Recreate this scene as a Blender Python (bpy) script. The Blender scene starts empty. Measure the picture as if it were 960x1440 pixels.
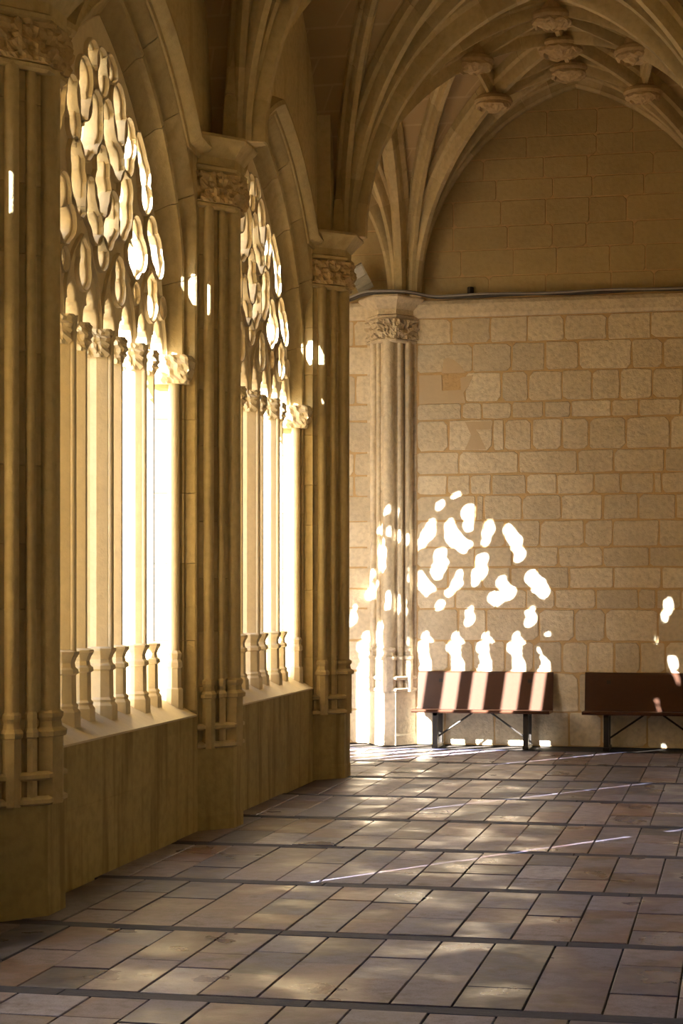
import bpy, bmesh, math, random
from mathutils import Vector, Matrix, noise
random.seed(7)
SC = bpy.context.scene
COL = SC.collection
PI = math.pi

# ------------------------------------------------------------------ camera
cd = bpy.data.cameras.new('camera')
cam = bpy.data.objects.new('camera', cd); COL.objects.link(cam)
cam.location = (0, 0, 1.65)
cam.rotation_euler = (PI/2, 0, math.atan(560/2600))
cd.sensor_fit = 'VERTICAL'; cd.sensor_height = 36; cd.lens = 65.0
cd.shift_y = 0.075; cd.clip_start = 0.05; cd.clip_end = 500
SC.camera = cam

# ------------------------------------------------------------------ sky, sun, exposure
W = bpy.data.worlds.new('sky'); SC.world = W; W.use_nodes = True
wn = W.node_tree; wn.nodes.clear()
wo = wn.nodes.new('ShaderNodeOutputWorld'); wb = wn.nodes.new('ShaderNodeBackground')
sky = wn.nodes.new('ShaderNodeTexSky'); sky.sky_type = 'NISHITA'; sky.sun_disc = False
SUN_DIR = Vector((0.70, 1.0, -0.66)).normalized()      # the way the light travels
sky.sun_elevation = math.asin(-SUN_DIR.z)
sky.sun_rotation = math.atan2(-SUN_DIR.x, -SUN_DIR.y)
wn.links.new(sky.outputs[0], wb.inputs[0]); wb.inputs[1].default_value = 0.38
wn.links.new(wb.outputs[0], wo.inputs[0])
sl = bpy.data.lights.new('sun', 'SUN'); sl.energy = 32.0; sl.angle = math.radians(0.45); sl.color = (1, .96, .89)
so = bpy.data.objects.new('sun', sl); COL.objects.link(so)
so.rotation_euler = SUN_DIR.to_track_quat('-Z', 'Y').to_euler()
vs = SC.view_settings
vs.view_transform = 'Standard'; vs.look = 'None'; vs.gamma = 1.0; vs.use_curve_mapping = False
vs.exposure = 1.30
SC.cycles.max_bounces = 12; SC.cycles.diffuse_bounces = 7; SC.cycles.glossy_bounces = 4
SC.cycles.use_denoising = True
SC.cycles.sample_clamp_indirect = 12.0

# ------------------------------------------------------------------ materials
def mat_new(name):
    m = bpy.data.materials.new(name); m.use_nodes = True
    nt = m.node_tree; b = nt.nodes['Principled BSDF']
    return m, nt, b
def N(nt, t, **kw):
    n = nt.nodes.new(t)
    for k, v in kw.items(): setattr(n, k, v)
    return n
def mixc(nt, fac, a, b, mode='MIX'):
    n = nt.nodes.new('ShaderNodeMix'); n.data_type = 'RGBA'; n.blend_type = mode
    for sock, v in ((n.inputs[0], fac), (n.inputs[6], a), (n.inputs[7], b)):
        if isinstance(v, bpy.types.NodeSocket): nt.links.new(v, sock)
        elif isinstance(v, (int, float)): sock.default_value = v
        else: sock.default_value = (*v, 1)
    return n.outputs[2]
def ramp(nt, src, stops):
    r = nt.nodes.new('ShaderNodeValToRGB'); nt.links.new(src, r.inputs[0])
    e = r.color_ramp.elements
    while len(e) < len(stops): e.new(0.5)
    for i, (p, c) in enumerate(stops): e[i].position = p; e[i].color = (*c, 1)
    return r.outputs[0]
def stone(name, base, dark, rough=.9, var=.25, bump=.25, scale=1.0, stain=.35, tint=None):
    """weathered limestone: tone by stone, broad stains, fine grain"""
    m, nt, b = mat_new(name)
    geo = N(nt, 'ShaderNodeNewGeometry'); oi = N(nt, 'ShaderNodeObjectInfo')
    n1 = N(nt, 'ShaderNodeTexNoise'); n1.inputs['Scale'].default_value = 1.6*scale; n1.inputs['Detail'].default_value = 6
    n2 = N(nt, 'ShaderNodeTexNoise'); n2.inputs['Scale'].default_value = 22*scale; n2.inputs['Detail'].default_value = 8
    n3 = N(nt, 'ShaderNodeTexNoise'); n3.inputs['Scale'].default_value = 90*scale; n3.inputs['Detail'].default_value = 3
    for n in (n1, n2, n3): nt.links.new(geo.outputs['Position'], n.inputs['Vector'])
    f1 = ramp(nt, n1.outputs[0], [(.38, (0, 0, 0)), (.68, (1, 1, 1))])
    c = mixc(nt, f1, base, dark)
    lo = tuple(x*(1-var) for x in base); hi = tuple(min(1, x*(1+var*.5)) for x in (tint or base))
    tone = ramp(nt, oi.outputs['Random'], [(0, lo), (.5, base), (1, hi)])
    c = mixc(nt, .5, c, tone)
    f2 = ramp(nt, n2.outputs[0], [(.42, (0, 0, 0)), (.72, (1, 1, 1))])
    mul = N(nt, 'ShaderNodeMath', operation='MULTIPLY'); nt.links.new(f2, mul.inputs[0]); mul.inputs[1].default_value = stain
    c = mixc(nt, mul.outputs[0], c, tuple(x*.55 for x in dark))
    nt.links.new(c, b.inputs['Base Color'])
    b.inputs['Roughness'].default_value = rough; b.inputs['Specular IOR Level'].default_value = .25
    add = N(nt, 'ShaderNodeMath', operation='MULTIPLY_ADD'); nt.links.new(n3.outputs[0], add.inputs[0]); add.inputs[1].default_value = .35
    nt.links.new(n2.outputs[0], add.inputs[2])
    bp = N(nt, 'ShaderNodeBump'); bp.inputs['Strength'].default_value = bump; bp.inputs['Distance'].default_value = .02
    nt.links.new(add.outputs[0], bp.inputs['Height']); nt.links.new(bp.outputs[0], b.inputs['Normal'])
    return m
def plain(name, col, rough=.6, metal=0, spec=.4):
    m, nt, b = mat_new(name)
    geo = N(nt, 'ShaderNodeNewGeometry'); n1 = N(nt, 'ShaderNodeTexNoise'); n1.inputs['Scale'].default_value = 30
    nt.links.new(geo.outputs['Position'], n1.inputs['Vector'])
    nt.links.new(mixc(nt, n1.outputs[0], col, tuple(x*.75 for x in col)), b.inputs['Base Color'])
    b.inputs['Roughness'].default_value = rough; b.inputs['Metallic'].default_value = metal
    b.inputs['Specular IOR Level'].default_value = spec
    return m
M = {}
M['stone'] = stone('golden limestone', (.54, .44, .25), (.42, .33, .17), var=.32, tint=(.60, .50, .31), stain=.25)
M['pale'] = stone('pale limestone', (.74, .64, .46), (.64, .54, .36), stain=.15, bump=.15)
M['carved'] = stone('carved limestone', (.62, .48, .28), (.42, .30, .16), bump=.3)
M['block'] = stone('ashlar limestone', (.75, .655, .50), (.60, .50, .35), var=.27, bump=.6, stain=.34, tint=(.78, .70, .56))
M['mortar'] = stone('ochre mortar', (.60, .42, .225), (.53, .36, .18), var=.0, bump=.4, stain=.1)
M['lunette'] = stone('dark ochre ashlar', (.50, .395, .21), (.40, .31, .155), var=.14, bump=.25, stain=.15)  # darker ochre for the stones above the string course
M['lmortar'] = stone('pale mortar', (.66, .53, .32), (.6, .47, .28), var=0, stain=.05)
M['plaster'] = stone('ochre plaster', (.60, .48, .325), (.56, .44, .29), var=.02, stain=.05, bump=.1)
M['dado'] = stone('dado limestone', (.47, .385, .19), (.33, .26, .12), scale=.8, var=.1, stain=.3)
def streaks(m, scale, col, lo, hi):
    nt = m.node_tree; b = nt.nodes['Principled BSDF']; src = b.inputs['Base Color'].links[0].from_socket
    geo = N(nt, 'ShaderNodeNewGeometry'); mp = N(nt, 'ShaderNodeMapping'); mp.inputs['Scale'].default_value = (scale, scale, scale*.09)
    n = N(nt, 'ShaderNodeTexNoise'); n.inputs['Scale'].default_value = 1; n.inputs['Detail'].default_value = 7
    nt.links.new(geo.outputs['Position'], mp.inputs['Vector']); nt.links.new(mp.outputs[0], n.inputs['Vector'])
    nt.links.new(mixc(nt, ramp(nt, n.outputs[0], [(lo, (0, 0, 0)), (hi, (.7, .7, .7))]), src, col), b.inputs['Base Color'])
streaks(M['dado'], 9, (.22, .165, .07), .50, .66)
streaks(M['stone'], 7, (.36, .27, .15), .55, .75)
def web_mat():
    m, nt, b = mat_new('vault web masonry')
    geo = N(nt, 'ShaderNodeNewGeometry'); sx = N(nt, 'ShaderNodeSeparateXYZ'); nt.links.new(geo.outputs['Position'], sx.inputs[0])
    cb = N(nt, 'ShaderNodeCombineXYZ'); ad = N(nt, 'ShaderNodeMath', operation='ADD')
    nt.links.new(sx.outputs[0], ad.inputs[0]); nt.links.new(sx.outputs[1], ad.inputs[1])
    nt.links.new(ad.outputs[0], cb.inputs[0]); nt.links.new(sx.outputs[2], cb.inputs[1])
    br = N(nt, 'ShaderNodeTexBrick'); nt.links.new(cb.outputs[0], br.inputs['Vector'])
    br.inputs['Scale'].default_value = 1; br.inputs['Brick Width'].default_value = .45; br.inputs['Row Height'].default_value = .2
    br.inputs['Mortar Size'].default_value = .008
    br.inputs['Color1'].default_value = (.50, .38, .21, 1); br.inputs['Color2'].default_value = (.45, .335, .18, 1)
    br.inputs['Mortar'].default_value = (.60, .47, .28, 1)
    n1 = N(nt, 'ShaderNodeTexNoise'); n1.inputs['Scale'].default_value = 5; nt.links.new(geo.outputs['Position'], n1.inputs['Vector'])
    nt.links.new(mixc(nt, n1.outputs[0], br.outputs[0], (.42, .31, .17)), b.inputs['Base Color']); b.inputs['Roughness'].default_value = .95
    return m
M['web'] = web_mat()
def floor_mat():
    m, nt, b = mat_new('worn terracotta with sky blue tint')
    geo = N(nt, 'ShaderNodeNewGeometry'); oi = N(nt, 'ShaderNodeObjectInfo')
    n1 = N(nt, 'ShaderNodeTexNoise'); n1.inputs['Scale'].default_value = 2.2; n1.inputs['Detail'].default_value = 7
    n2 = N(nt, 'ShaderNodeTexNoise'); n2.inputs['Scale'].default_value = 14; n2.inputs['Detail'].default_value = 8
    for n in (n1, n2): nt.links.new(geo.outputs['Position'], n.inputs['Vector'])
    tone = ramp(nt, oi.outputs['Random'], [(0, (.04, .043, .085)), (.18, (.19, .125, .155)), (.36, (.11, .11, .20)), (.54, (.22, .20, .30)), (.70, (.06, .062, .11)), (.85, (.20, .125, .12)), (1, (.29, .285, .42))])  # blue in the slab tones stands in for bluish sky reflections
    f1 = ramp(nt, n1.outputs[0], [(.50, (0, 0, 0)), (.58, (1, 1, 1))])
    c = mixc(nt, f1, tone, mixc(nt, .35, tone, (.34, .34, .47)))
    f2 = ramp(nt, n2.outputs[0], [(.45, (0, 0, 0)), (.75, (.6, .6, .6))])
    c = mixc(nt, f2, c, (.11, .09, .095))
    n4 = N(nt, 'ShaderNodeTexNoise'); n4.inputs['Scale'].default_value = 120; n4.inputs['Detail'].default_value = 2; nt.links.new(geo.outputs['Position'], n4.inputs['Vector'])
    c = mixc(nt, ramp(nt, n4.outputs[0], [(.5, (0, 0, 0)), (.75, (.55, .55, .55))]), c, (.08, .07, .075))
    n5 = N(nt, 'ShaderNodeTexNoise'); n5.inputs['Scale'].default_value = 3.3; n5.inputs['Detail'].default_value = 8; n5.inputs['Roughness'].default_value = .7; nt.links.new(geo.outputs['Position'], n5.inputs['Vector'])
    c = mixc(nt, ramp(nt, n5.outputs[0], [(.56, (0, 0, 0)), (.66, (.75, .75, .75))]), c, (.10, .075, .07))
    nt.links.new(c, b.inputs['Base Color'])
    rr = ramp(nt, n1.outputs[0], [(.36, (.27, .27, .27)), (.60, (.62, .62, .62))])
    nt.links.new(rr, b.inputs['Roughness']); b.inputs['Specular IOR Level'].default_value = .38
    bp = N(nt, 'ShaderNodeBump'); bp.inputs['Strength'].default_value = .25; bp.inputs['Distance'].default_value = .01
    nt.links.new(n2.outputs[0], bp.inputs['Height']); nt.links.new(bp.outputs[0], b.inputs['Normal'])
    return m
M['tile'] = floor_mat()
M['strip'] = stone('slate strip', (.05, .055, .10), (.03, .033, .06), rough=.7, var=.15, stain=.3)
M['joint'] = stone('floor joint', (.05, .042, .04), (.035, .03, .028), var=0)
M['wood'] = plain('dark varnished wood', (.075, .032, .018), .3)
M['metal'] = plain('black iron', (.05, .045, .042), .45, .6)
M['cable'] = plain('grey cable', (.35, .34, .33), .5)
M['cable2'] = plain('black cable', (.06, .055, .05), .6)
M['lampbody'] = plain('grey lamp housing', (.48, .46, .40), .4, .2)
M['lampglass'] = plain('lamp glass', (.62, .62, .60), .15)
M['gravel'] = stone('garth turf and gravel', (.24, .26, .13), (.34, .31, .22), var=0)  # darkened ground tone, so less light bounces up to the vaults

# ------------------------------------------------------------------ helpers
def mesh(name, v, f, mat, smooth=False):
    me = bpy.data.meshes.new(name); me.from_pydata([tuple(p) for p in v], [], f); me.update()
    bm = bmesh.new(); bm.from_mesh(me); bmesh.ops.recalc_face_normals(bm, faces=bm.faces); bm.to_mesh(me); bm.free()
    if mat: me.materials.append(mat)
    if smooth:
        for p in me.polygons: p.use_smooth = True
        me.set_sharp_from_angle(angle=math.radians(38))
    return me
def ob(name, me, parent=None, loc=None, rot=None, scl=None):
    o = bpy.data.objects.new(name, me); COL.objects.link(o)
    if parent: o.parent = parent
    if loc: o.location = loc
    if rot is not None: o.rotation_euler = (0, 0, rot)
    if scl: o.scale = scl
    return o
def tag(o, label=None, cat=None, group=None, kind=None):
    for k, v in (('label', label), ('category', cat), ('group', group), ('kind', kind)):
        if v: o[k] = v
    return o
def copy_tree(o, parent=None):
    c = o.copy(); COL.objects.link(c); c.parent = parent
    for ch in list(o.children): copy_tree(ch, c)
    return c
def box_vf(x0, x1, y0, y1, z0, z1):
    v = [(x0, y0, z0), (x1, y0, z0), (x1, y1, z0), (x0, y1, z0), (x0, y0, z1), (x1, y0, z1), (x1, y1, z1), (x0, y1, z1)]
    return v, [(0, 3, 2, 1), (4, 5, 6, 7), (0, 1, 5, 4), (1, 2, 6, 5), (2, 3, 7, 6), (3, 0, 4, 7)]
def box(name, x0, x1, y0, y1, z0, z1, mat, parent=None):
    return ob(name, mesh(name, *box_vf(x0, x1, y0, y1, z0, z1), mat), parent)
def loft(rings, cap=True, closed=True):
    """rings: lists of 3D points, equal length"""
    n = len(rings[0]); v = [p for r in rings for p in r]; f = []
    for i in range(len(rings)-1):
        for j in range(n if closed else n-1):
            a, b = i*n+j, i*n+(j+1) % n
            f.append((a, b, b+n, a+n))
    if cap and closed: f += [tuple(range(n))[::-1], tuple(range((len(rings)-1)*n, len(rings)*n))]
    return v, f
def prism(poly, levels):
    """poly 2D; levels (z, scale, about-centre outset)"""
    return loft([[(x*s, y*s, z) for x, y in poly] for z, s in levels])
def lathe(prof, n=16):
    return loft([[(r*math.cos(2*PI*k/n), r*math.sin(2*PI*k/n), z) for k in range(n)] for z, r in prof])
def tube(path, r, n=8):
    rings = []
    for i, p in enumerate(path):
        p = Vector(p); t = (Vector(path[min(i+1, len(path)-1)])-Vector(path[max(i-1, 0)])).normalized()
        a = t.cross(Vector((0, 0, 1)))
        if a.length < 1e-3: a = Vector((1, 0, 0))
        a.normalize(); b = t.cross(a)
        rings.append([p+a*r*math.cos(2*PI*k/n)+b*r*math.sin(2*PI*k/n) for k in range(n)])
    return loft(rings)
def carve(v, amp, freq, centre=None, seed=0.0, axis_only=False):
    """push vertices in and out: deep undercut leafwork"""
    out = []
    for p in v:
        p = Vector(p); q = p*freq+Vector((seed, seed*1.7, 0))
        d = noise.noise(q)+.6*noise.noise(q*2.1)
        d = max(-.55, min(.6, d*1.5))
        c = Vector(centre if centre else (0, 0, p.z)); r = p-c; r.z = 0
        if r.length > 1e-5: r.normalize()
        out.append(p+r*amp*d)
    return out
def dense(poly, step):
    out = []
    for i in range(len(poly)):
        a, b = Vector(poly[i]), Vector(poly[(i+1) % len(poly)])
        k = max(1, int((b-a).length/step))
        out += [tuple(a+(b-a)*t/k) for t in range(k)]
    return out
def chamfer_block(w, d, h, c=.012, jit=0, rnd=random):
    """front face towards -Y at y=0, depth d behind, chamfered front rim with irregular outline"""
    J = lambda: rnd.uniform(-jit, jit)
    back = [(0, d, 0), (w, d, 0), (w, d, h), (0, d, h)]
    k = [min(w, h)*rnd.choice((.03, .05, .08, .14)) for _ in range(4)]
    pts = [(0, k[0]), (k[0], 0), (w*.5, 0), (w-k[1], 0), (w, k[1]), (w, h*.5), (w, h-k[2]), (w-k[2], h), (w*.5, h), (k[3], h), (0, h-k[3]), (0, h*.5)]
    rim = [(x+J(), z+J()) for x, z in pts]
    r1 = [(x, d, z) for x, z in rim]; r2 = [(x, c, z) for x, z in rim]
    r3 = [(w/2+(x-w/2)*(1-2*c/w), 0, h/2+(z-h/2)*(1-2*c/h)) for x, z in rim]
    return loft([r1, r2, r3])

# ------------------------------------------------------------------ dimensions
XD = -3.60            # arcade wall face
YF = 16.30            # far gallery's arcade face
YE = 19.40            # end wall
BAY = 3.5
Z0, RISE = 4.74, 2.25 # vault springing
SP = 3.20             # window springing
def arch_s(a, h, dz):
    R = (a*a+h*h)/(2*a); c = R-a
    if dz >= h: return 0.0
    if dz <= 0: return a
    return max(0, math.sqrt(max(0, R*R-dz*dz))-c)
def arch_z(a, h, s):
    R = (a*a+h*h)/(2*a); d = abs(s)+R-a
    return math.sqrt(max(0, R*R-d*d)) if d < R else 0.0

# ------------------------------------------------------------------ floor
floor = ob('floor', mesh('floor', *box_vf(-12.5, 1.3, -3.4, 20.2, -.3, -.012), M['joint'])); tag(floor, kind='structure', label='worn pink and grey slab floor with dark slate strips')
rnd = random.Random(3)
def tile_vf(x0, x1, y0, y1, z):
    c = .0025
    v = [(x0, y0, -.03), (x1, y0, -.03), (x1, y1, -.03), (x0, y1, -.03), (x0, y0, z-c), (x1, y0, z-c), (x1, y1, z-c), (x0, y1, z-c),
         (x0+c, y0+c, z), (x1-c, y0+c, z), (x1-c, y1-c, z), (x0+c, y1-c, z)]
    f = [(8, 9, 10, 11)]
    for i in range(4):
        j = (i+1) % 4; f += [(i, j, j+4, i+4), (i+4, j+4, j+8, i+8)]
    return v, f
strips = [4.25+1.457*k for k in range(-5, 11)]
tiles = []; g = .004
CA, SA = math.cos(math.atan(560/2600)), math.sin(math.atan(560/2600))
def view(x, y, z=0):
    d = -x*SA+y*CA
    return (480+2600*(x*CA+y*SA)/d, 828-2600*(z-1.65)/d) if d > .3 else (-9999, 0)
for k in range(len(strips)-1):
    y0, y1 = strips[k]+.06, strips[k+1]-.06
    if y0 > YE: continue
    y1 = min(y1, YE+.1)
    x = -3.62-(4.2 if y0 > 15.5 else 0)+rnd.uniform(-.1, .05)
    while x < 1.05:
        w = rnd.choice((.25, .265, .265, .28, .31)); n = rnd.choice((2, 2, 3, 3, 3))
        cuts = sorted([y0+(y1-y0)*(j+rnd.uniform(-.22, .22))/n for j in range(1, n)])
        if rnd.random() < .2 and cuts: cuts.pop(rnd.randrange(len(cuts)))
        ys = [y0]+cuts+[y1]
        for a, b in zip(ys, ys[1:]): tiles.append((x+g, x+w-g, a+g, b-g))
        x += w
def seen(t):
    px, py = view((t[0]+t[1])/2, (t[2]+t[3])/2)
    return -30 < px < 990 and py < 1470
vis = sorted([t for t in tiles if seen(t)], key=lambda t: t[2]); rest = [t for t in tiles if not seen(t)]+vis[300:]
for t in vis[:300]:
    dz = rnd.uniform(-.003, .003)
    ob('floor_slab', mesh('floor_slab', *tile_vf(*t, dz), M['tile']), floor)
V, F = [], []
for t in rest:
    v, f = tile_vf(*t, rnd.uniform(-.002, .002)); o = len(V); V += v; F += [tuple(i+o for i in q) for q in f]
tag(ob('floor_slabs_beyond', mesh('floor_slabs_beyond', V, F, M['tile']), floor), kind='stuff')
for k, y in enumerate(strips):
    if y > YE: continue
    x = -3.62-(4.2 if y > 16 else 0)
    while x < 1.05:
        w = rnd.uniform(.9, 1.7); x1 = min(x+w, 1.05)
        ob('slate_strip', mesh('slate_strip', *tile_vf(x+.002, x1-.002, y-.056, y+.056, -.001), M['strip']), floor); x = x1

# ------------------------------------------------------------------ pier
HEX = [(-.34, -.12), (-.34, 0), (-.12, .25), (.12, .25), (.34, 0), (.34, -.12)]
CORE = [(-.35, -.12), (-.35, 0), (-.31, .0), (-.285, .035), (-.20, .075), (-.185, .12), (-.10, .165), (-.08, .19), (.08, .19), (.10, .165), (.185, .12), (.20, .075), (.285, .035), (.31, 0), (.35, 0), (.35, -.12)]
SHAFTS = [(0, .185, .085), (-.15, .145, .034), (.15, .145, .034), (-.245, .06, .05), (.245, .06, .05)]
def outset(poly, d):
    n = len(poly); out = []
    for i in range(n):
        a, b, c = (Vector(poly[(i+k-1) % n]) for k in range(3))
        e1, e2 = (b-a).normalized(), (c-b).normalized()
        n1, n2 = Vector((-e1.y, e1.x)), Vector((-e2.y, e2.x)); m = (n1+n2)
        m = m/max(.3, m.length_squared)*2 if m.length > 1e-6 else n1
        out.append(tuple(b+m*d))
    return out
ME = {}
def pier_meshes():
    ME['plinth'] = mesh('plinth', *loft([[(x, y, z) for x, y in outset(HEX, o)] for z, o in ((0, .006), (.10, .005), (.125, 0), (.56, 0))]), M['dado'])
    ME['string'] = mesh('string', *loft([[(x, y, z) for x, y in outset(HEX, o)] for z, o in ((0, -.01), (.012, .018), (.032, .018), (.045, -.01))]), M['stone'])
    ME['course'] = mesh('stone_course', *loft([[(x, y, z) for x, y in outset(CORE, o)] for z, o in ((0, -.006), (.01, 0), (.99, 0), (1, -.006))]), M['stone'])
    for r in (.085, .034, .05):
        ME['shaft', r] = mesh('shaft', *lathe([(.98, r), (4.30, r)], 14), M['stone'], True)
        ME['sbase', r] = mesh('shaft_base', *lathe([(.56, r*1.30), (.90, r*1.30), (.905, r*1.55), (.93, r*1.6), (.95, r*1.2), (.98, r*1.12), (1.0, r*1.3), (1.02, r*1.3), (1.035, r)], 8), M['stone'])
    cap = dense(outset(HEX, .015), .022)
    rings = []
    for i in range(11):
        t = i/10; o = .012+.05*t**1.5
        rings.append([(x*(1+o), y*(1+o)+(.012 if y > 0 else 0), 4.29+.20*t) for x, y in cap])
    v, f = loft(rings); v = [p if p[1] < -.05 else q for p, q in zip(v, carve(v, .05, 21))]
    ME['capital'] = mesh('capital', v, f, M['carved'], False)
    ME['neck'] = mesh('neck_ring', *loft([[(x, y, z) for x, y in outset(HEX, o)] for z, o in ((4.25, -.01), (4.262, .015), (4.28, .02), (4.292, .0))]), M['stone'])
    ME['impost'] = mesh('impost', *loft([[(x, y, z) for x, y in outset(HEX, o)] for z, o in
        ((4.49, 0), (4.51, .035), (4.53, .04), (4.545, .01), (4.60, .015), (4.66, .07), (4.70, .115), (4.715, .125), (4.735, .12), (4.76, .02))]), M['stone'])
pier_meshes()
def pier(label, loc, rot, group='clustered piers of the cloister', sx=1.0, sy=.76, pale=False):
    p = ob('pier', None, None, loc, rot, (sx, sy, 1)); tag(p, label, 'pier', group)
    ob('plinth', ME['plinth'], p)
    for z in (.56, .685): ob('string', ME['string'], p, (0, 0, z))
    z = .56; r = random.Random(int(loc[0]*31+loc[1]*17))
    while z < 4.28:
        h = min(r.uniform(.32, .58), 4.28-z)
        if 4.28-z-h < .15: h = 4.28-z
        ob('stone_course', ME['course'], p, (0, 0, z), None, (1, 1, h)); z += h
    for x, y, rr in SHAFTS:
        s = ob('shaft', ME['shaft', rr], p, (x, y, 0)); ob('shaft_base', ME['sbase', rr], s)
    for k in ('neck', 'capital', 'impost'): ob({'neck': 'neck_ring'}.get(k, k), ME[k], p)
    if pale:
        for o in p.children_recursive:
            if o.type == 'MESH': o.material_slots[0].link = 'OBJECT'; o.material_slots[0].material = M['block']
    return p
LR, FR, ER, RR = -PI/2, 0.0, PI, PI/2      # facing +X, +Y, -Y, -X
PY = [12.42-BAY*k for k in range(5)]
labels = ['clustered stone pier standing between the two traceried windows', 'dim clustered stone pier beside the wide sunlit window, away from the corner']
for k, y in enumerate(PY[:2]): pier(labels[k], (XD, y, 0), LR, 'arcade piers')
pier('arcade pier nearer the viewer, next to the added solid wall', (XD, PY[2], 0), LR, 'arcade piers')
corner = pier('corner pier where the window arcade ends before the sunlit wall', (XD, 15.88, 0), LR, 'arcade piers', 1.0, .92)
ret = pier('corner pier return facing the gallery along the end wall', (-3.66, YF, 0), FR, 'corner pier returns', .55, .6)
for ch in list(ret.children):            # the return is one body with the corner pier
    ch.parent = corner; ch.matrix_parent_inverse = corner.matrix_basis.inverted() @ ret.matrix_basis
bpy.data.objects.remove(ret)
pier('arcade pier of the far gallery beyond the corner', (-7.2, YF, 0), FR, 'far gallery piers')
pier('slim clustered wall pier on the end wall catching sunlight', (-3.63, YE, 0), ER, 'wall piers', .76, 1.0, True)
pier('wall pier of the far gallery past the corner', (-7.0, YE, 0), ER, 'far gallery wall piers', .76, 1.0, True)

# ------------------------------------------------------------------ windows with tracery
RINGS = [(1.30, 1.93, 1.29, -.60), (1.30, 1.93, 1.29, -.24), (1.32, 1.95, 1.30, -.19), (1.42, 2.03, 1.325, -.13), (1.435, 2.035, 1.325, -.11), (1.445, 2.04, 1.325, -.085),
         (1.465, 2.06, 1.335, -.075), (1.485, 2.075, 1.345, -.09), (1.495, 2.085, 1.35, -.11), (1.55, 2.13, 1.365, -.06), (1.60, 2.17, 1.37, -.01), (1.62, 2.19, 1.38, 0)]
SILL = .915; QT = -.25
def ring_pt(r, t, side):
    """t 0..1 up the jamb, 1..2 along the arch"""
    a, h, jm, q = r
    if t <= 1: s, z = min(jm, a), SILL-.09+(SP-SILL+.09)*t
    else:
        u = (t-1)*PI/2; dz = h*math.sin(u)**1.0
        # walk by angle for even spacing
        R = (a*a+h*h)/(2*a); c = R-a; th = math.asin(h/R)*(t-1)
        dz = R*math.sin(th); s = min(jm, R*math.cos(th)-c); z = SP+dz
    return (side*s, q, z)
def voussoir(t0, t1, side):
    n = 1 if t1 <= 1 else 3; e = .0012
    rows = [[ring_pt(r, t0+e+(t1-t0-2*e)*i/n, side) for r in RINGS] for i in range(n+1)]
    back = [[(p[0]+side*.02, p[1]-.0, p[2]) for p in row] for row in rows]
    return loft([row for row in rows], cap=False, closed=False)
# pattern units of the tracery: 1 unit = 2.51 mm, origin s=0 at 405, z = 3.42 at 640
U = .00251
def uh(x, y, r): return ((x-405)*U*.97, 3.42+(640-y)*U, r*U)
HOLES = [
    (1, [(405, 78, 29), (405, 115, 26)], (405, 90)),
    (0, [(468, 70, 22), (490, 74, 13)], (472, 71)),
    (0, [(446, 190, 28), (458, 232, 38), (474, 262, 34), (520, 288, 33)], (476, 258)),
    (0, [(527, 138, 35), (538, 192, 38)], (532, 165)),
    (0, [(614, 196, 28), (616, 222, 33), (604, 268, 26)], (611, 238)),
    (0, [(692, 205, 20), (714, 240, 26), (738, 274, 32), (752, 328, 32)], (735, 282)),
    (1, [(405, 318, 34), (405, 384, 48)], (405, 350)),
    (0, [(489, 402, 24), (482, 440, 34), (448, 478, 29)], (474, 445)),
    (0, [(587, 345, 35), (578, 398, 40), (560, 440, 24)], (580, 380)),
    (0, [(672, 432, 28), (636, 498, 28), (708, 485, 34), (662, 520, 24)], (672, 475)),
    (0, [(800, 412, 32), (834, 452, 36), (862, 486, 26)], (826, 442)),
    (1, [(405, 535, 28)], (405, 535)),
    (0, [(533, 556, 24), (535, 600, 29)], (534, 578)),
    (0, [(797, 550, 28), (800, 600, 32)], (798, 575)),
    (0, [(668, 590, 15)], (668, 590)),
    (0, [(893, 596, 16)], (893, 596)),
]
def hole_poly(circles, c, mirror, grow=.008):
    cs = [uh(*k) for k in circles]; cx, cz, _ = uh(*c, 0); out = []
    n = 30
    for i in range(n):
        th = 2*PI*i/n; dx, dz = math.cos(th), math.sin(th); best = .01
        for (x, z, r) in cs:
            r += grow; ex, ez = x-cx, z-cz; b = ex*dx+ez*dz; d = ex*ex+ez*ez-r*r; q = b*b-d
            if q > 0: best = max(best, b+math.sqrt(q))
        x, z = cx+dx*best, cz+dz*best
        out.append((-x if mirror else x, z))
    return out[::-1] if mirror else out
PIT = .3225
def lancet(s0):
    """cusped head of one light, left to right, from the springing up"""
    L = [(-.118, SP-.02), (-.122, 3.25), (-.112, 3.30), (-.085, 3.33), (-.058, 3.335), (-.062, 3.375), (-.045, 3.41), (0, 3.435)]
    return [(s0+x, z) for x, z in L]+[(s0-x, z) for x, z in L[-2::-1]]
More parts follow.
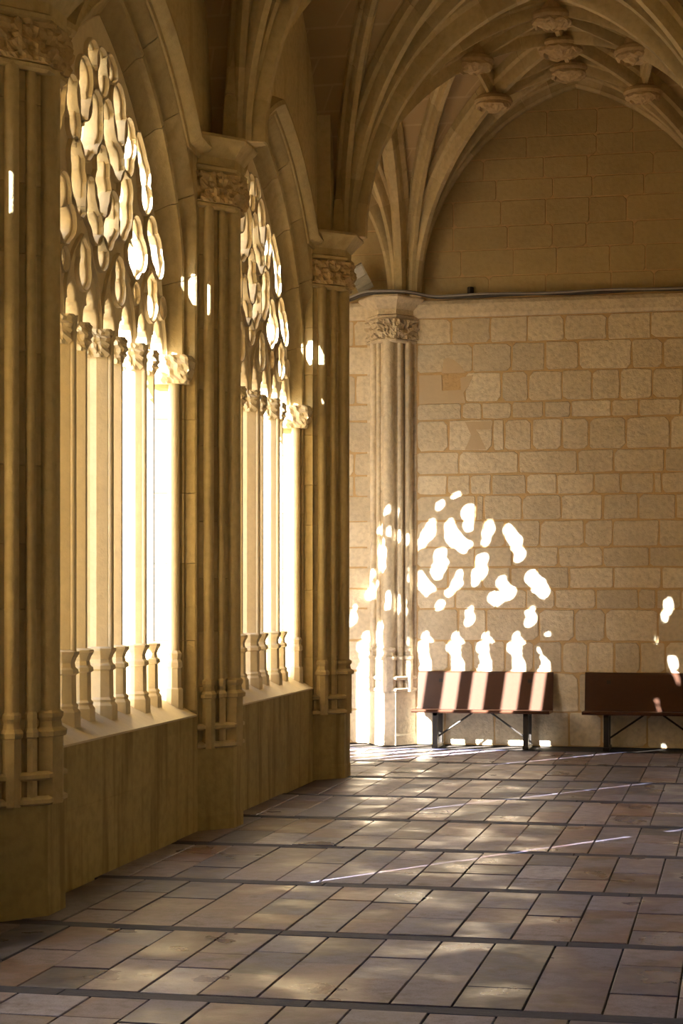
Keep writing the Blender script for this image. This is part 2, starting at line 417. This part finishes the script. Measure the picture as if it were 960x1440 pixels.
def tracery_mesh():
    cu = bpy.data.curves.new('tracery', 'CURVE'); cu.dimensions = '2D'; cu.fill_mode = 'BOTH'
    cu.extrude = .040; cu.bevel_depth = .009; cu.offset = -.009; cu.bevel_resolution = 1
    def spl(pts):
        s = cu.splines.new('POLY'); s.points.add(len(pts)-1)
        for p, (x, z) in zip(s.points, pts): p.co = (x, z, 0, 1)
        s.use_cyclic_u = True
    out = [(-1.31, SP-.02)]
    for k in range(8): out += lancet((k-3.5)*PIT)
    out += [(1.31, SP-.02)]
    A = []
    for i in range(0, 25):
        t = i/24; R = (1.31**2+1.94**2)/2.62; c = R-1.31; th = math.asin(1.94/R)*t
        A.append((R*math.cos(th)-c, SP+R*math.sin(th)))
    out += A+[(-x, z) for x, z in A[-2::-1]]
    spl(out[:-1])
    for single, cs, c in HOLES:
        spl(hole_poly(cs, c, False))
        if not single: spl(hole_poly(cs, c, True))
    o = bpy.data.objects.new('tmp', cu); COL.objects.link(o)
    dg = bpy.context.evaluated_depsgraph_get(); dg.update()
    me = bpy.data.meshes.new_from_object(o.evaluated_get(dg)); me.name = 'tracery'
    bpy.data.objects.remove(o)
    me.transform(Matrix(((1, 0, 0, 0), (0, 0, -1, 0), (0, 1, 0, 0), (0, 0, 0, 1))))
    me.materials.clear(); me.materials.append(M['pale'])
    return me
def bar(path, w, d):
    """moulded tracery bar in the window plane: lozenge section"""
    sec = [(-w, 0), (-w*.6, d*.6), (-w*.3, d), (w*.3, d), (w*.6, d*.6), (w, 0), (w*.6, -d*.6), (w*.3, -d), (-w*.3, -d), (-w*.6, -d*.6)]
    rings = []
    for i, p in enumerate(path):
        a, b = path[max(0, i-1)], path[min(len(path)-1, i+1)]
        t = Vector((b[0]-a[0], b[1]-a[1])).normalized(); n = (-t.y, t.x)
        rings.append([(p[0]+n[0]*u, q, p[1]+n[1]*u) for u, q in sec])
    return loft(rings)
def two_arch(s0, a, h, n=9):
    L = []
    R = (a*a+h*h)/(2*a); c = R-a
    for i in range(n): th = math.asin(h/R)*i/(n-1); L.append((R*math.cos(th)-c, SP+R*math.sin(th)))
    return [(s0-x, z) for x, z in L]+[(s0+x, z) for x, z in L[-2::-1]]
def curl(c, rx, rz, tilt, n=26):
    out = []
    for i in range(n+1):
        t = 2*PI*i/n; e = abs(math.cos(t))**1.0*(1 if math.cos(t) > 0 else -1)
        x = rx*math.sin(t)*(1-.28*math.cos(t)**4); z = rz*e
        out.append((c[0]+x*math.cos(tilt)-z*math.sin(tilt), c[1]+x*math.sin(tilt)+z*math.cos(tilt)))
    return out
ME['tracery'] = tracery_mesh()
for hi, (single, cs, c) in enumerate(HOLES):
    for mir in ((False,) if single else (False, True)):
        P = hole_poly(cs, c, mir, .036); P.append(P[0]); v, f = bar(P, .015, .055)
        ME['rim', hi, mir] = mesh('tracery_rim', [(x, max(q, -.02)+.02, z) for x, q, z in v], f, M['pale'], True)
ME['subarch'] = mesh('tracery_bar', *bar(two_arch(0, PIT, .54), .018, .07), M['pale'], True)
ME['lancet_bar'] = mesh('lancet_bar', *bar(two_arch(0, PIT/2, .27, 6), .010, .05), M['pale'], True)
ME['oval'] = mesh('tracery_bar', *bar(curl((.41, 4.20), .30, .52, .22), .018, .085), M['pale'], True)
ME['oval2'] = mesh('tracery_bar', *bar(curl((-.41, 4.20), .30, .52, -.22), .018, .085), M['pale'], True)
def mull_poly(w, d): return [(-w*.22, d/2), (w*.22, d/2), (w*.5, d*.2), (w*.42, 0), (w*.5, -d*.2), (w*.22, -d/2), (-w*.22, -d/2), (-w*.5, -d*.2), (-w*.42, 0), (-w*.5, d*.2)]
for key, w, d in (('maj', .080, .215), ('min', .066, .165)):
    P = mull_poly(w, d)
    ME['mull', key] = mesh('mullion', *loft([[(x, y, z) for x, y in P] for z in (SILL+.33, SP+.02)]), M['pale'])
    oct_ = [(-w*.35, d*.5), (w*.35, d*.5), (w*.6, d*.34), (w*.6, -d*.34), (w*.35, -d*.5), (-w*.35, -d*.5), (-w*.6, -d*.34), (-w*.6, d*.34)]
    prof = [(SILL-.06, .040), (SILL+.03, .038), (SILL+.05, .026), (SILL+.065, .030), (SILL+.08, .018), (SILL+.24, .016), (SILL+.25, .030), (SILL+.272, .028),
            (SILL+.285, .014), (SILL+.31, .010), (SILL+.335, .018), (SILL+.36, .032), (SILL+.375, .032), (SILL+.385, .006)]
    ME['mbase', key] = mesh('mullion_base', *loft([[(x, y, z) for x, y in outset(oct_, o)] for z, o in prof]), M['pale'])
    dn = dense(oct_, .014)
    v, f = loft([[(x*(1+o), y*(1+o*.4), SP-.15+.17*i/9) for x, y in dn] for i, o in ((i, .05+.45*math.sin(i/9*PI*.75)) for i in range(10))])
    ME['mcap', key] = mesh('mullion_capital', carve(v, .022, 34, seed=3), f, M['pale'])
ME['roll'] = mesh('front_roll', *lathe([(SILL+.34, .019), (SP, .019)], 10), M['pale'], True)
ME['jshaft'] = mesh('jamb_shaft', *lathe([(SILL+.3, .038), (SP-.16, .038)], 12), M['pale'], True)
ME['jbase'] = mesh('jamb_base', *lathe([(SILL-.08, .062), (SILL+.06, .062), (SILL+.07, .052), (SILL+.2, .05), (SILL+.21, .06), (SILL+.24, .058), (SILL+.26, .046), (SILL+.3, .055), (SILL+.32, .04)], 8), M['pale'])
jc = dense([(-.06, -.17), (-.06, .09), (.06, .09), (.06, -.17)], .018)
v, f = loft([[(x*(1+o), y*(1+o), SP-.17+.19*i/9) for x, y in jc] for i, o in ((i, .35*math.sin(i/9*PI*.8)) for i in range(10))])
ME['jcap'] = mesh('jamb_capital', carve(v, .024, 30, seed=9), f, M['pale'])
ME['sill'] = mesh('sill', *loft([[(x, 0.003, .797), (x, -.21, SILL), (x, -.62, SILL), (x, -.62, .60), (x, -.30, .60), (x, 0.003, .786)] for x in (-1.375, 1.375)]), M['pale'])
for side in (-1, 1):
    cuts = [0, .2, .42, .62, .83, 1.0, 1.2, 1.4, 1.6, 1.8, 2.0]
    for i, (a, b) in enumerate(zip(cuts, cuts[1:])): ME['vou', side, i] = mesh('voussoir', *voussoir(a, b, side), M['stone'] if True else None, True)
# hood mould
def hood():
    a, h = 1.69, 2.27; R = (a*a+h*h)/(2*a); c = R-a; L = []
    th0 = math.asin((4.66-SP)/R); th1 = math.asin(h/R)
    for i in range(15): th = th0+(th1-th0)*i/14; L.append((R*math.cos(th)-c, SP+R*math.sin(th)))
    path = [(1.46, 4.645), (1.36, 4.645)]+L; path += [(-x, z) for x, z in path[-2::-1]]
    sec = [(-.07, -.03), (-.07, .015), (-.04, .02), (-.02, .075), (.005, .095), (.04, .09), (.075, .0), (.075, -.03)]
    rings = []
    for i, p in enumerate(path):
        q0, q1 = path[max(0, i-1)], path[min(len(path)-1, i+1)]; t = Vector((q1[0]-q0[0], q1[1]-q0[1])).normalized(); n = (t.y, -t.x)
        rings.append([(p[0]+n[0]*u, q, p[1]+n[1]*u) for u, q in sec])
    return loft(rings)
ME['hood'] = mesh('hood_mould', *hood(), M['stone'], True)
def window(name, label, loc, rot):
    w = ob(name, None, None, loc, rot); tag(w, label, None, None, 'structure')
    for side in (-1, 1):
        for i in range(10): ob('voussoir', ME['vou', side, i], w)
        s = ob('jamb_shaft', ME['jshaft'], w, (side*1.285, -.13, 0)); ob('jamb_base', ME['jbase'], s)
        ob('jamb_capital', ME['jcap'], s)
    ob('hood_mould', ME['hood'], w); ob('sill', ME['sill'], w)
    t = ob('tracery', ME['tracery'], w, (0, QT, 0))
    for k in [k for k in ME if k[0] == 'rim']: ob('tracery_rim', ME[k], t)
    for k in range(4): ob('tracery_bar', ME['subarch'], t, ((k-1.5)*2*PIT, 0, 0))
    for k in range(8): ob('lancet_bar', ME['lancet_bar'], t, ((k-3.5)*PIT, 0, 0))
    for k in range(1, 8):
        key = 'maj' if k % 2 == 0 else 'min'
        m = ob('mullion', ME['mull', key], w, ((k-4)*PIT, QT, 0))
        ob('mullion_base', ME['mbase', key], m); ob('mullion_capital', ME['mcap', key], m)
        if key == 'maj': ob('front_roll', ME['roll'], m, (0, .12, 0))
    return w
WY = [14.17, 10.67, 7.17]
window('window_1', 'tall traceried window next to the corner pier', (XD, WY[0], 0), LR)
window('window_2', 'wide traceried window with brightly sunlit mullions and long sill', (XD, WY[1], 0), LR)
for i, y in enumerate(WY[2:]): window('window_%d' % (i+3), 'traceried window of the same arcade nearer the viewer', (XD, y, 0), LR)
window('window_6', 'traceried window of the far gallery casting its pattern on the end wall', (-5.45, YF, 0), FR)
window('window_7', 'traceried window of the far gallery past its pier', (-9.0, YF, 0), FR)

# ------------------------------------------------------------------ arcade walls
def bay_wall(hw0, hw1, ztop=7.6):
    """wall with the window opening; front at 0, outside at -.6"""
    V, F = [], []
    for ring, q in ((RINGS[-1], 0), (RINGS[0], -.6)):
        for side, hw in ((-1, hw0), (1, hw1)):
            pts = [ring_pt(ring, 2*i/40, side) for i in range(41)]
            b = len(V)
            for p in pts: V.append((p[0], q, p[2])); V.append((side*hw, q, p[2]))
            for i in range(40): F.append((b+2*i, b+2*i+1, b+2*i+3, b+2*i+2))
            b = len(V); zt = pts[-1][2]
            V += [(0, q, zt), (side*hw, q, zt), (side*hw, q, ztop), (0, q, ztop)]; F.append((b, b+1, b+2, b+3))
    return V, F
ME['bay'] = mesh('bay_wall', *bay_wall(1.75, 1.75), M['stone'])
def arcade(name, label, spots, rot, plane):
    w = ob(name, None, None); tag(w, label, None, None, 'structure')
    for x, y in spots:
        ob('bay_wall', ME['bay'], w, (x, y, 0), rot)
        n = 4; r = random.Random(int(x*7+y*13)); cuts = [-1.75]+sorted(-1.75+3.5*(i+r.uniform(-.2, .2))/n for i in range(1, n))+[1.75]
        for z0, z1 in ((0, .43), (.43, .70), (.70, .792)):
            cc = cuts if z0 == 0 else ([-1.75]+[c+.42 for c in cuts[1:-1]]+[1.75] if z0 == .43 else [-1.75, -1.376, 1.376, 1.75])
            for j, (a, b) in enumerate(zip(cc, cc[1:])):
                if z0 == .70 and j == 1: continue
                ob('dado_block', mesh('dado_block', *box_vf(a+.0012, b-.0012, -.6, 0, z0+.0012 if z0 else -.08, z1), M['dado']), w, (x, y, 0), rot)
        ob('dado_sun_block', mesh('dado_sun_block', *box_vf(-1.75, 1.75, -.56, -.02, -.1, .76), M['dado']), w, (x, y, 0), rot)  # hidden box added so no sun leaks through the block joints
        if True:
            ob('dado_slab', mesh('dado_slab', *box_vf(-1.376, 1.376, -.6, 0, .70, .789), M['dado']), w, (x, y, 0), rot)
    return w
wl = arcade('wall_left', 'golden stone arcade wall of the gallery', [(XD, y) for y in WY], LR, 'x')
wf = arcade('wall_far', 'arcade wall of the gallery beyond the corner', [(-5.45, YF), (-9.0, YF)], FR, 'y')
box('corner_block', -4.02, XD-.0, 15.70, YF-.1, 0, 7.6, M['stone'], wf)
box('corner_block', -4.02, -3.48, YF-.6, YF-.002, 0, 7.6, M['stone'], wf)
box('wall_end_block', -12.4, -10.4, YF-.6, YF, 0, 7.6, M['stone'], wf)
box('wall_rear_shade_block', -4.2, XD, -3.4, 5.42, 0, 7.6, M['stone'], wl)  # unseen solid stretch put in place of windows to darken the foreground
for y in (12.42, 8.92, 5.42): box('buttress', -4.2-.95, -4.19, y-.42, y+.42, 0, 7.0, M['stone'], wl)
box('buttress', -7.5, -6.9, YF-.6-.3, YF-.59, 0, 7.0, M['stone'], wf)
wr = box('wall_right', 1.0, 1.3, -3.4, YE+.4, 0, 7.6, M['stone']); tag(wr, 'plain stone wall of the gallery opposite the windows', kind='structure')
for y in [15.92]+PY[:2]: box('wall_pilaster', .08, 1.0, y-.3, y+.3, 0, 7.2, M['stone'], wr)
wk = box('wall_back', -4.2, 1.3, -3.6, -3.4, 0, 7.6, M['stone']); tag(wk, 'stone wall behind the viewer', kind='structure')
wg = box('wall_gallery_end', -12.6, -12.4, YF-.6, YE+.4, 0, 7.6, M['stone']); tag(wg, 'stone wall closing the far gallery', kind='structure')

# ------------------------------------------------------------------ end wall: ashlar, string course, lunette
we = box('wall_end', -12.5, 1.3, YE+.004, YE+.4, 0, 7.6, M['mortar']); tag(we, 'pale ashlar end wall with ochre mortar joints', kind='structure')
def wx(px):          # measured position along the wall, metres
    t = (px-480)/2600; return YE*(t*CA-SA)/(CA+t*SA)
rows = [(4.52, 4.245, 4, (250, 335, 440, 540, 640, 755, 873, 985)), (4.245, 3.94, 4, (250, 392, 497, 588, 678, 822, 906, 1010)),
        (3.94, 3.62, 4, (240, 372, 470, 543, 634, 715, 790, 878, 960, 1040)), (3.62, 3.44, 4, (255, 363, 417, 498, 585, 658, 767, 840, 955)),
        (3.44, 3.105, 4, (245, 327, 447, 478, 552, 634, 707, 807, 925, 1000)), (3.105, 2.86, 4, (248, 355, 516, 676, 773, 911, 1000)),
        (2.86, 2.64, 4, (248, 323, 385, 443, 537, 620, 720, 792, 882, 903, 1000)), (2.64, 2.37, 5, (222, 378, 400, 508, 618, 735, 835, 940, 1000)),
        (2.37, 2.09, 5, (222, 315, 400, 460, 558, 683, 763, 892, 1000)), (2.09, 1.88, 5, (222, 375, 480, 610, 735, 865, 1000)),
        (1.88, 1.65, 5, (222, 300, 395, 475, 550, 640, 765, 900, 1000)), (1.65, 1.44, 5, (222, 320, 435, 520, 600, 715, 835, 885, 955)),
        (1.44, 1.10, 5, (222, 328, 408, 555, 655, 742, 890, 1000)), (1.10, .77, 5, (222, 300, 370, 460, 540, 620, 693, 767, 840, 910, 1000)),
        (.77, .36, 5, (222, 345, 450, 560, 667, 760, 880, 1000)), (.36, 0, 5, (222, 290, 430, 520, 640, 730, 860, 1000))]
rb = random.Random(11)
def block(x0, x1, z0, z1, mat, jg=.010, jit=.006, deep=.06, y=YE, name='stone_block'):
    if x1-x0 < .05: return
    d = rb.uniform(-.004, .0)
    v, f = chamfer_block(x1-x0-2*jg, deep, z1-z0-2*jg, .004, jit, rb)
    ob(name, mesh(name, v, f, mat), we, (x0+jg, y+d, z0+jg))
for z1, z0, crop, xs in rows:
    X = [wx(460+.5208*x) if crop == 4 else wx(480+.5*x) for x in xs]
    X[0] = -3.36
    while X[-1] < 1.0: X.append(min(1.0, X[-1]+rb.uniform(.35, .7)))
    for i, (a, b) in enumerate(zip(X, X[1:])):
        if z1 == 3.94 and i == 0: continue
        block(a, b, z0, z1, M['block'])
    x = -3.72
    while x > -4.9:
        b = x-rb.uniform(.3, .55); block(b, x, z0, z1, M['block']); x = b
def patch(pts):
    P = [(wx(590+.3854*x), 1.65+(388-.3854*y)*.0075) for x, y in pts]
    ob('plaster_patch', mesh('plaster_patch', *loft([[(x, y, z) for x, z in P] for y in (YE+.02, YE-.0055)]), M['plaster']), we)
patch([(-2, 222), (80, 222), (82, 280), (150, 278), (148, 235), (195, 224), (180, 262), (160, 290), (168, 327), (-2, 327)])
patch([(88, 165), (100, 158), (125, 168), (150, 190), (168, 216), (80, 216)])
patch([(165, 395), (267, 395), (262, 425), (205, 424), (222, 455), (243, 498), (165, 498), (188, 445)])
V, F = loft([[(x, YE+.02, 4.52), (x, YE-.03, 4.525), (x, YE-.045, 4.56), (x, YE-.05, 4.66), (x, YE-.03, 4.70), (x, YE+.02, 4.72)] for x in (-12.4, 1.0)])
ob('string_course', mesh('string_course', V, F, M['block']), we)
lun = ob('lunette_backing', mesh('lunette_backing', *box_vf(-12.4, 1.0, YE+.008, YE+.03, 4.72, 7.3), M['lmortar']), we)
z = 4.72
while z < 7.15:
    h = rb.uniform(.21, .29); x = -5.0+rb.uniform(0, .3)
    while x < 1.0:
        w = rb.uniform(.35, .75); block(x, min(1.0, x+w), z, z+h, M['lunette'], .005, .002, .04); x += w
    z += h
ob('wall_hook', mesh('wall_hook', *tube([(-3.33, YE, 4.82), (-3.33, YE-.04, 4.82), (-3.31, YE-.05, 4.80), (-3.30, YE-.05, 4.76)], .008), M['metal']), we)

# ------------------------------------------------------------------ vaults
XC, AX = -1.665, 1.755
def rib_profile(w, k=1.0): return [(-w, -.06), (-w, .03*k), (-w*.8, .05*k), (-w*.62, .055*k), (-w*.5, .11*k), (-w*.5, .135*k), (-w*.28, .17*k), (w*.28, .17*k), (w*.5, .135*k), (w*.5, .11*k), (w*.62, .055*k), (w*.8, .05*k), (w, .03*k), (w, -.06)]
def sweep_rib(path, plan, w, k, shrink=0.0, caps=True):
    lat = Vector((-plan[1], plan[0], 0)).normalized(); rings = []
    prof = rib_profile(w, k)
    for i, p in enumerate(path):
        t = (Vector(path[min(len(path)-1, i+1)])-Vector(path[max(0, i-1)])).normalized(); dn = lat.cross(t).normalized()
        if dn.z > 0: dn = -dn
        if abs(dn.z) < 1e-3 and dn.dot(Vector((plan[0], plan[1], 0))) < 0: dn = -dn
        rings.append([Vector(p)+lat*u*(1-shrink)+dn*(d*(1-shrink)) for u, d in prof])
    return loft(rings)
def rib(parent, path, plan, w, k=1.0, n=6, mat=None):
    """mortar core with separate voussoirs round it"""
    core = ob('rib', mesh('rib', *sweep_rib(path, plan, w, k, .07), M['lmortar']), parent)
    m = len(path)-1; seg = [round(m*i/n) for i in range(n+1)]
    for a, b in zip(seg, seg[1:]):
        if b <= a: continue
        P = [Vector(p) for p in path[a:b+1]]; e = .004
        P[0] = P[0]+(P[1]-P[0]).normalized()*e; P[-1] = P[-1]+(P[-2]-P[-1]).normalized()*e
        ob('rib_voussoir', mesh('rib_voussoir', *sweep_rib(P, plan, w, k), M['stone'], True), core)
def boss(parent, p, r=.2):
    v, f = lathe([(0.10, r*.5), (.02, r*.6), (-.02, r*.95), (-.05, r*1.02), (-.07, r*.98), (-.075, r*.9), (-.10, r*.93), (-.12, r*.85), (-.125, r*.72), (-.10, r*.66), (-.125, r*.45), (-.14, r*.25), (-.145, r*.03)], 28)
    vv = []
    for q in v:
        q = Vector(q)
        if q.z < -.09: q.z += .03*noise.noise(q*26+Vector(p))
        vv.append(q)
    ob('boss', mesh('boss', vv, f, M['carved'], False), parent, p)
def vault(name, cx, cy, ax, by, ext, star=True, label='', n=6, wall_side=None):
    """groin web over the bay plus ribs; ext = (left,right,near,far) overlap of the web past the springing lines"""
    zs = lambda x, y: Z0+max(arch_z(ax, RISE, x-cx), arch_z(by, RISE, y-cy))
    xs = [cx-ax-ext[0]+(2*ax+ext[0]+ext[1])*i/64 for i in range(65)]; ys = [cy-by-ext[2]+(2*by+ext[2]+ext[3])*i/64 for i in range(65)]
    V = [(x, y, zs(x, y)+.05) for y in ys for x in xs]; F = [(j*65+i, j*65+i+1, (j+1)*65+i+1, (j+1)*65+i) for j in range(64) for i in range(64)]
    c = ob(name, mesh(name, V, F, M['web'], True)); tag(c, label, kind='structure')
    def path(p0, p1, m=24, pw=1.9):
        out = []
        for i in range(m+1):
            t = (i/m)**pw; x, y = p0[0]+(p1[0]-p0[0])*t, p0[1]+(p1[1]-p0[1])*t
            out.append((x, y, zs(x, y)))
        return out
    rx, ry = ax*.52, by*.52; dx, dy = ax*.42, by*.42
    for sx in (-1, 1):
        for sy in (-1, 1):
            co = (cx+sx*ax, cy+sy*by)
            for tgt, w, k in (((cx, cy), .085, .95), ((cx+sx*rx, cy), .075, .85), ((cx, cy+sy*ry), .075, .85)):
                rib(c, path(co, tgt), (tgt[0]-co[0], tgt[1]-co[1]), w, k, n)
    if star:
        zc = Z0+RISE
        for sx, sy in ((1, 0), (-1, 0), (0, 1), (0, -1)):
            p = [(cx+sx*rx*t/6, cy+sy*ry*t/6, zc-.01) for t in range(7)]; rib(c, p, (sx, sy), .065, .8, 2)
            boss(c, (cx+sx*rx, cy+sy*ry, zc-.12))
        for sx in (-1, 1):
            for sy in (-1, 1):
                zz = zs(cx+sx*dx, cy+sy*dy); boss(c, (cx+sx*dx, cy+sy*dy, zz-.10), .19)
                for q in ((cx+sx*rx, cy), (cx, cy+sy*ry)):
                    p0 = (cx+sx*dx, cy+sy*dy, zz-.02); p = [Vector(p0).lerp(Vector((*q, zc-.02)), t/4) for t in range(5)]
                    rib(c, p, (q[0]-p0[0], q[1]-p0[1]), .055, .75, 1)
        boss(c, (cx, cy, zc-.13), .23)
    return c, zs
def arch_rib(parent, p0, p1, h, w, k, n):
    m = 40; a = (Vector(p1)-Vector(p0)).length/2; P = []
    for i in range(m+1):
        u = -math.cos(PI*i/m); R = (a*a+h*h)/(2*a); cc = R-a
        th = math.asin(h/R)*(2*i/m if i <= m/2 else 2-2*i/m); s = R*math.cos(th)-cc; s = -s if i < m/2 else s
        mid = (Vector(p0)+Vector(p1))/2; d = (Vector(p1)-Vector(p0)).normalized(); q = mid+d*s
        P.append((q.x, q.y, Z0+R*math.sin(th)))
    d = Vector(p1)-Vector(p0)
    for half in (P[:m//2+1], P[m//2:][::-1]):
        dd = Vector((half[-1][0]-half[0][0], half[-1][1]-half[0][1])); rib(parent, half, dd, w, k, n)
BY = 1.75
CB = (17.64, 1.66)     # corner bay centre and half depth
cv, _ = vault('ceiling', XC, CB[0], AX, CB[1], (.25, 1.0, .02, .15), True, 'star vault over the corner bay with carved bosses', 7)
arch_rib(cv, (XC-AX, YE-.10), (XC+AX, YE-.10), RISE, .10, .75, 9)         # lunette rib
arch_rib(cv, (XC-AX, 15.93), (XC+AX, 15.93), RISE, .15, 1.25, 9)           # transverse arch
arch_rib(cv, (-3.50, CB[0]-CB[1]), (-3.50, CB[0]+CB[1]), RISE, .12, 1.1, 9)  # arch into the far gallery
near, _ = vault('ceiling.001', XC, 14.17, AX, BY, (.25, 1.0, .02, .02), False, 'rib vault over the bay of the window by the corner')
arch_rib(near, (XC-AX, 12.42), (XC+AX, 12.42), RISE, .15, 1.25, 9)
for i, nm in ((-1, 0), (1, 0)): pass
for part_y in (14.17, 10.67):
    par = near if part_y > 12 else None
near2, _ = vault('ceiling.002', XC, 10.67, AX, BY, (.25, 1.0, .02, .02), False, 'rib vault over the bay of the wide sunlit window')
for i, y in enumerate((7.17, 3.67, .17, -3.33)):
    vb = [None]
    zs = lambda x, yy, y=y: Z0+max(arch_z(AX, RISE, x-XC), arch_z(BY, RISE, yy-y))
    xs = [XC-AX-.25+(2*AX+1.25)*k/32 for k in range(33)]; ys = [y-BY-.01+(2*BY+.02)*k/32 for k in range(33)]
    c = ob('ceiling.%03d' % (i+3), mesh('ceiling', [(x, yy, zs(x, yy)+.05) for yy in ys for x in xs], [(a*33+b, a*33+b+1, (a+1)*33+b+1, (a+1)*33+b) for a in range(32) for b in range(32)], M['web'], True))
    tag(c, 'vault web over a bay nearer the viewer', kind='structure')
fv, _ = vault('ceiling.007', -5.25, CB[0], 1.75, CB[1], (.02, .02, .25, .15), True, 'star vault of the far gallery past the corner')
zs = lambda x, yy: Z0+max(arch_z(1.75, RISE, x+8.75), arch_z(CB[1], RISE, yy-CB[0]))
xs = [-10.5+3.5*k/32 for k in range(33)]; ys = [15.98-.25+3.6*k/32 for k in range(33)]
c = ob('ceiling.008', mesh('ceiling', [(x, yy, zs(x, yy)+.05) for yy in ys for x in xs], [(a*33+b, a*33+b+1, (a+1)*33+b+1, (a+1)*33+b) for a in range(32) for b in range(32)], M['web'], True))
tag(c, 'vault web at the end of the far gallery', kind='structure')
rf = box('roof', -4.3, 1.4, -3.7, YE+.5, 7.6, 7.8, M['stone']); tag(rf, 'unseen flat roof deck added to keep sky light out of the gallery', kind='structure')  # unseen slabs added to stop sky light leaking past the vault webs
box('roof_light_block', -12.7, -4.3, YF-.7, YE+.5, 7.6, 7.8, M['stone'], rf)
gr = ob('garth_ground', mesh('garth_ground', *box_vf(-60, -4.2, -50, 15.7, -.5, -.1), M['gravel'])); tag(gr, 'dark turf and gravel court outside the windows', kind='structure')

# ------------------------------------------------------------------ benches
def bench(label, x0, y, mat_w):
    L = 1.43; b = ob('bench', None, None, (x0, y, 0)); tag(b, label, 'bench', 'benches along the end wall')
    def part(nm, a, mt=mat_w): return ob(nm, mesh(nm, *box_vf(*a), mt), b)
    sv = [[(x, .0, .365), (x, -.012, .38), (x, .0, .398), (x, .36, .385), (x, .37, .365)] for x in (0, L)]
    ob('seat', mesh('seat', *loft(sv), mat_w), b)
    bv = [[(x, .355, .36), (x, .385, .36), (x, .455, .765), (x, .44, .78), (x, .425, .765)] for x in (0, L)]
    ob('backrest', mesh('backrest', *loft(bv), mat_w), b)
    for x in (.245, L-.245):
        lg = ob('leg', mesh('leg', *loft([[(x-.026, .02+.3*t*0, z), (x+.026, .02, z), (x+.026, .08, z), (x-.026, .08, z)] for z, t in ((0, 0), (.365, 1))]), M['metal']), b)
        ob('foot', mesh('foot', *box_vf(x-.03, x+.03, .0, .40, 0, .035), M['metal']), lg)
        ob('rear_post', mesh('rear_post', *loft([[(x-.02, .30+o, z), (x+.02, .30+o, z), (x+.02, .35+o, z), (x-.02, .35+o, z)] for z, o in ((.02, .05), (.36, .07), (.70, .112))]), M['metal']), lg)
        ob('seat_bearer', mesh('seat_bearer', *box_vf(x-.02, x+.02, .02, .36, .335, .365), M['metal']), lg)
    for s, xa, xb in ((1, .255, .62), (-1, L-.255, L-.62)):
        ob('brace', mesh('brace', *tube([(xa, .12, .11), (xb, .16, .362)], .010), M['metal']), b)
    return b
bench('dark wooden bench striped by sunlight beside the wall pier', -3.335, 18.93, M['wood'])
bench('dark wooden bench in shade against the ashlar wall', -1.575, 18.93, M['wood'])

# ------------------------------------------------------------------ cable and floodlight
def cable(name, off, r, mat, label):
    P = []
    for i in range(121):
        x = -5.0+5.9*i/120; d = math.exp(-((x+3.63)/.37)**4)
        P.append((x, YE-.065-.28*d-off, 4.735+.025*d+.006*math.sin(x*5+off*90)+off*.5+.02*max(0, (x+2)*.12)))
    tag(ob(name, mesh(name, *tube(P, r, 7), mat, True)), label, 'cable')
cable('power_cable', .0, .020, M['cable2'], 'thick black cable running along the string course')
cable('signal_cable', .022, .013, M['cable'], 'thin grey cable clipped above the black cable')
fl = ob('floodlight', None, None, (-3.92, YE-.24, 4.93)); fl.rotation_euler = (.35, math.radians(-28), .15)
tag(fl, 'grey floodlight tilted on the string course behind the corner pier', 'floodlight')
def fbox(nm, a, m, par=None): return ob(nm, mesh(nm, *box_vf(*a), m), par or fl)
fbox('housing', (-.085, .085, -.02, .06, -.14, .14), M['lampbody'])
fr = fbox('lens', (-.068, .068, -.026, -.02, .015, .125), M['lampglass'])
for z in (0.008, -.045, -.09, -.13): fbox('fin', (-.08, .08, -.034, -.02, z-.006, z+.006), M['lampbody'])
fbox('bracket', (-.02, .02, .06, .16, -.13, -.02), M['metal'])
jb = ob('junction_knob', None, None, (-2.78, YE-.03, 4.80)); tag(jb, 'small dark junction fitting above the cable on the end wall', 'fitting')
ob('body', mesh('body', *lathe([(-.035, .03), (-.03, .035), (.03, .035), (.035, .03)], 8), M['metal']), jb)
ob('stub', mesh('stub', *tube([(0, 0, 0), (0, .05, -.03)], .012), M['metal']), jb)
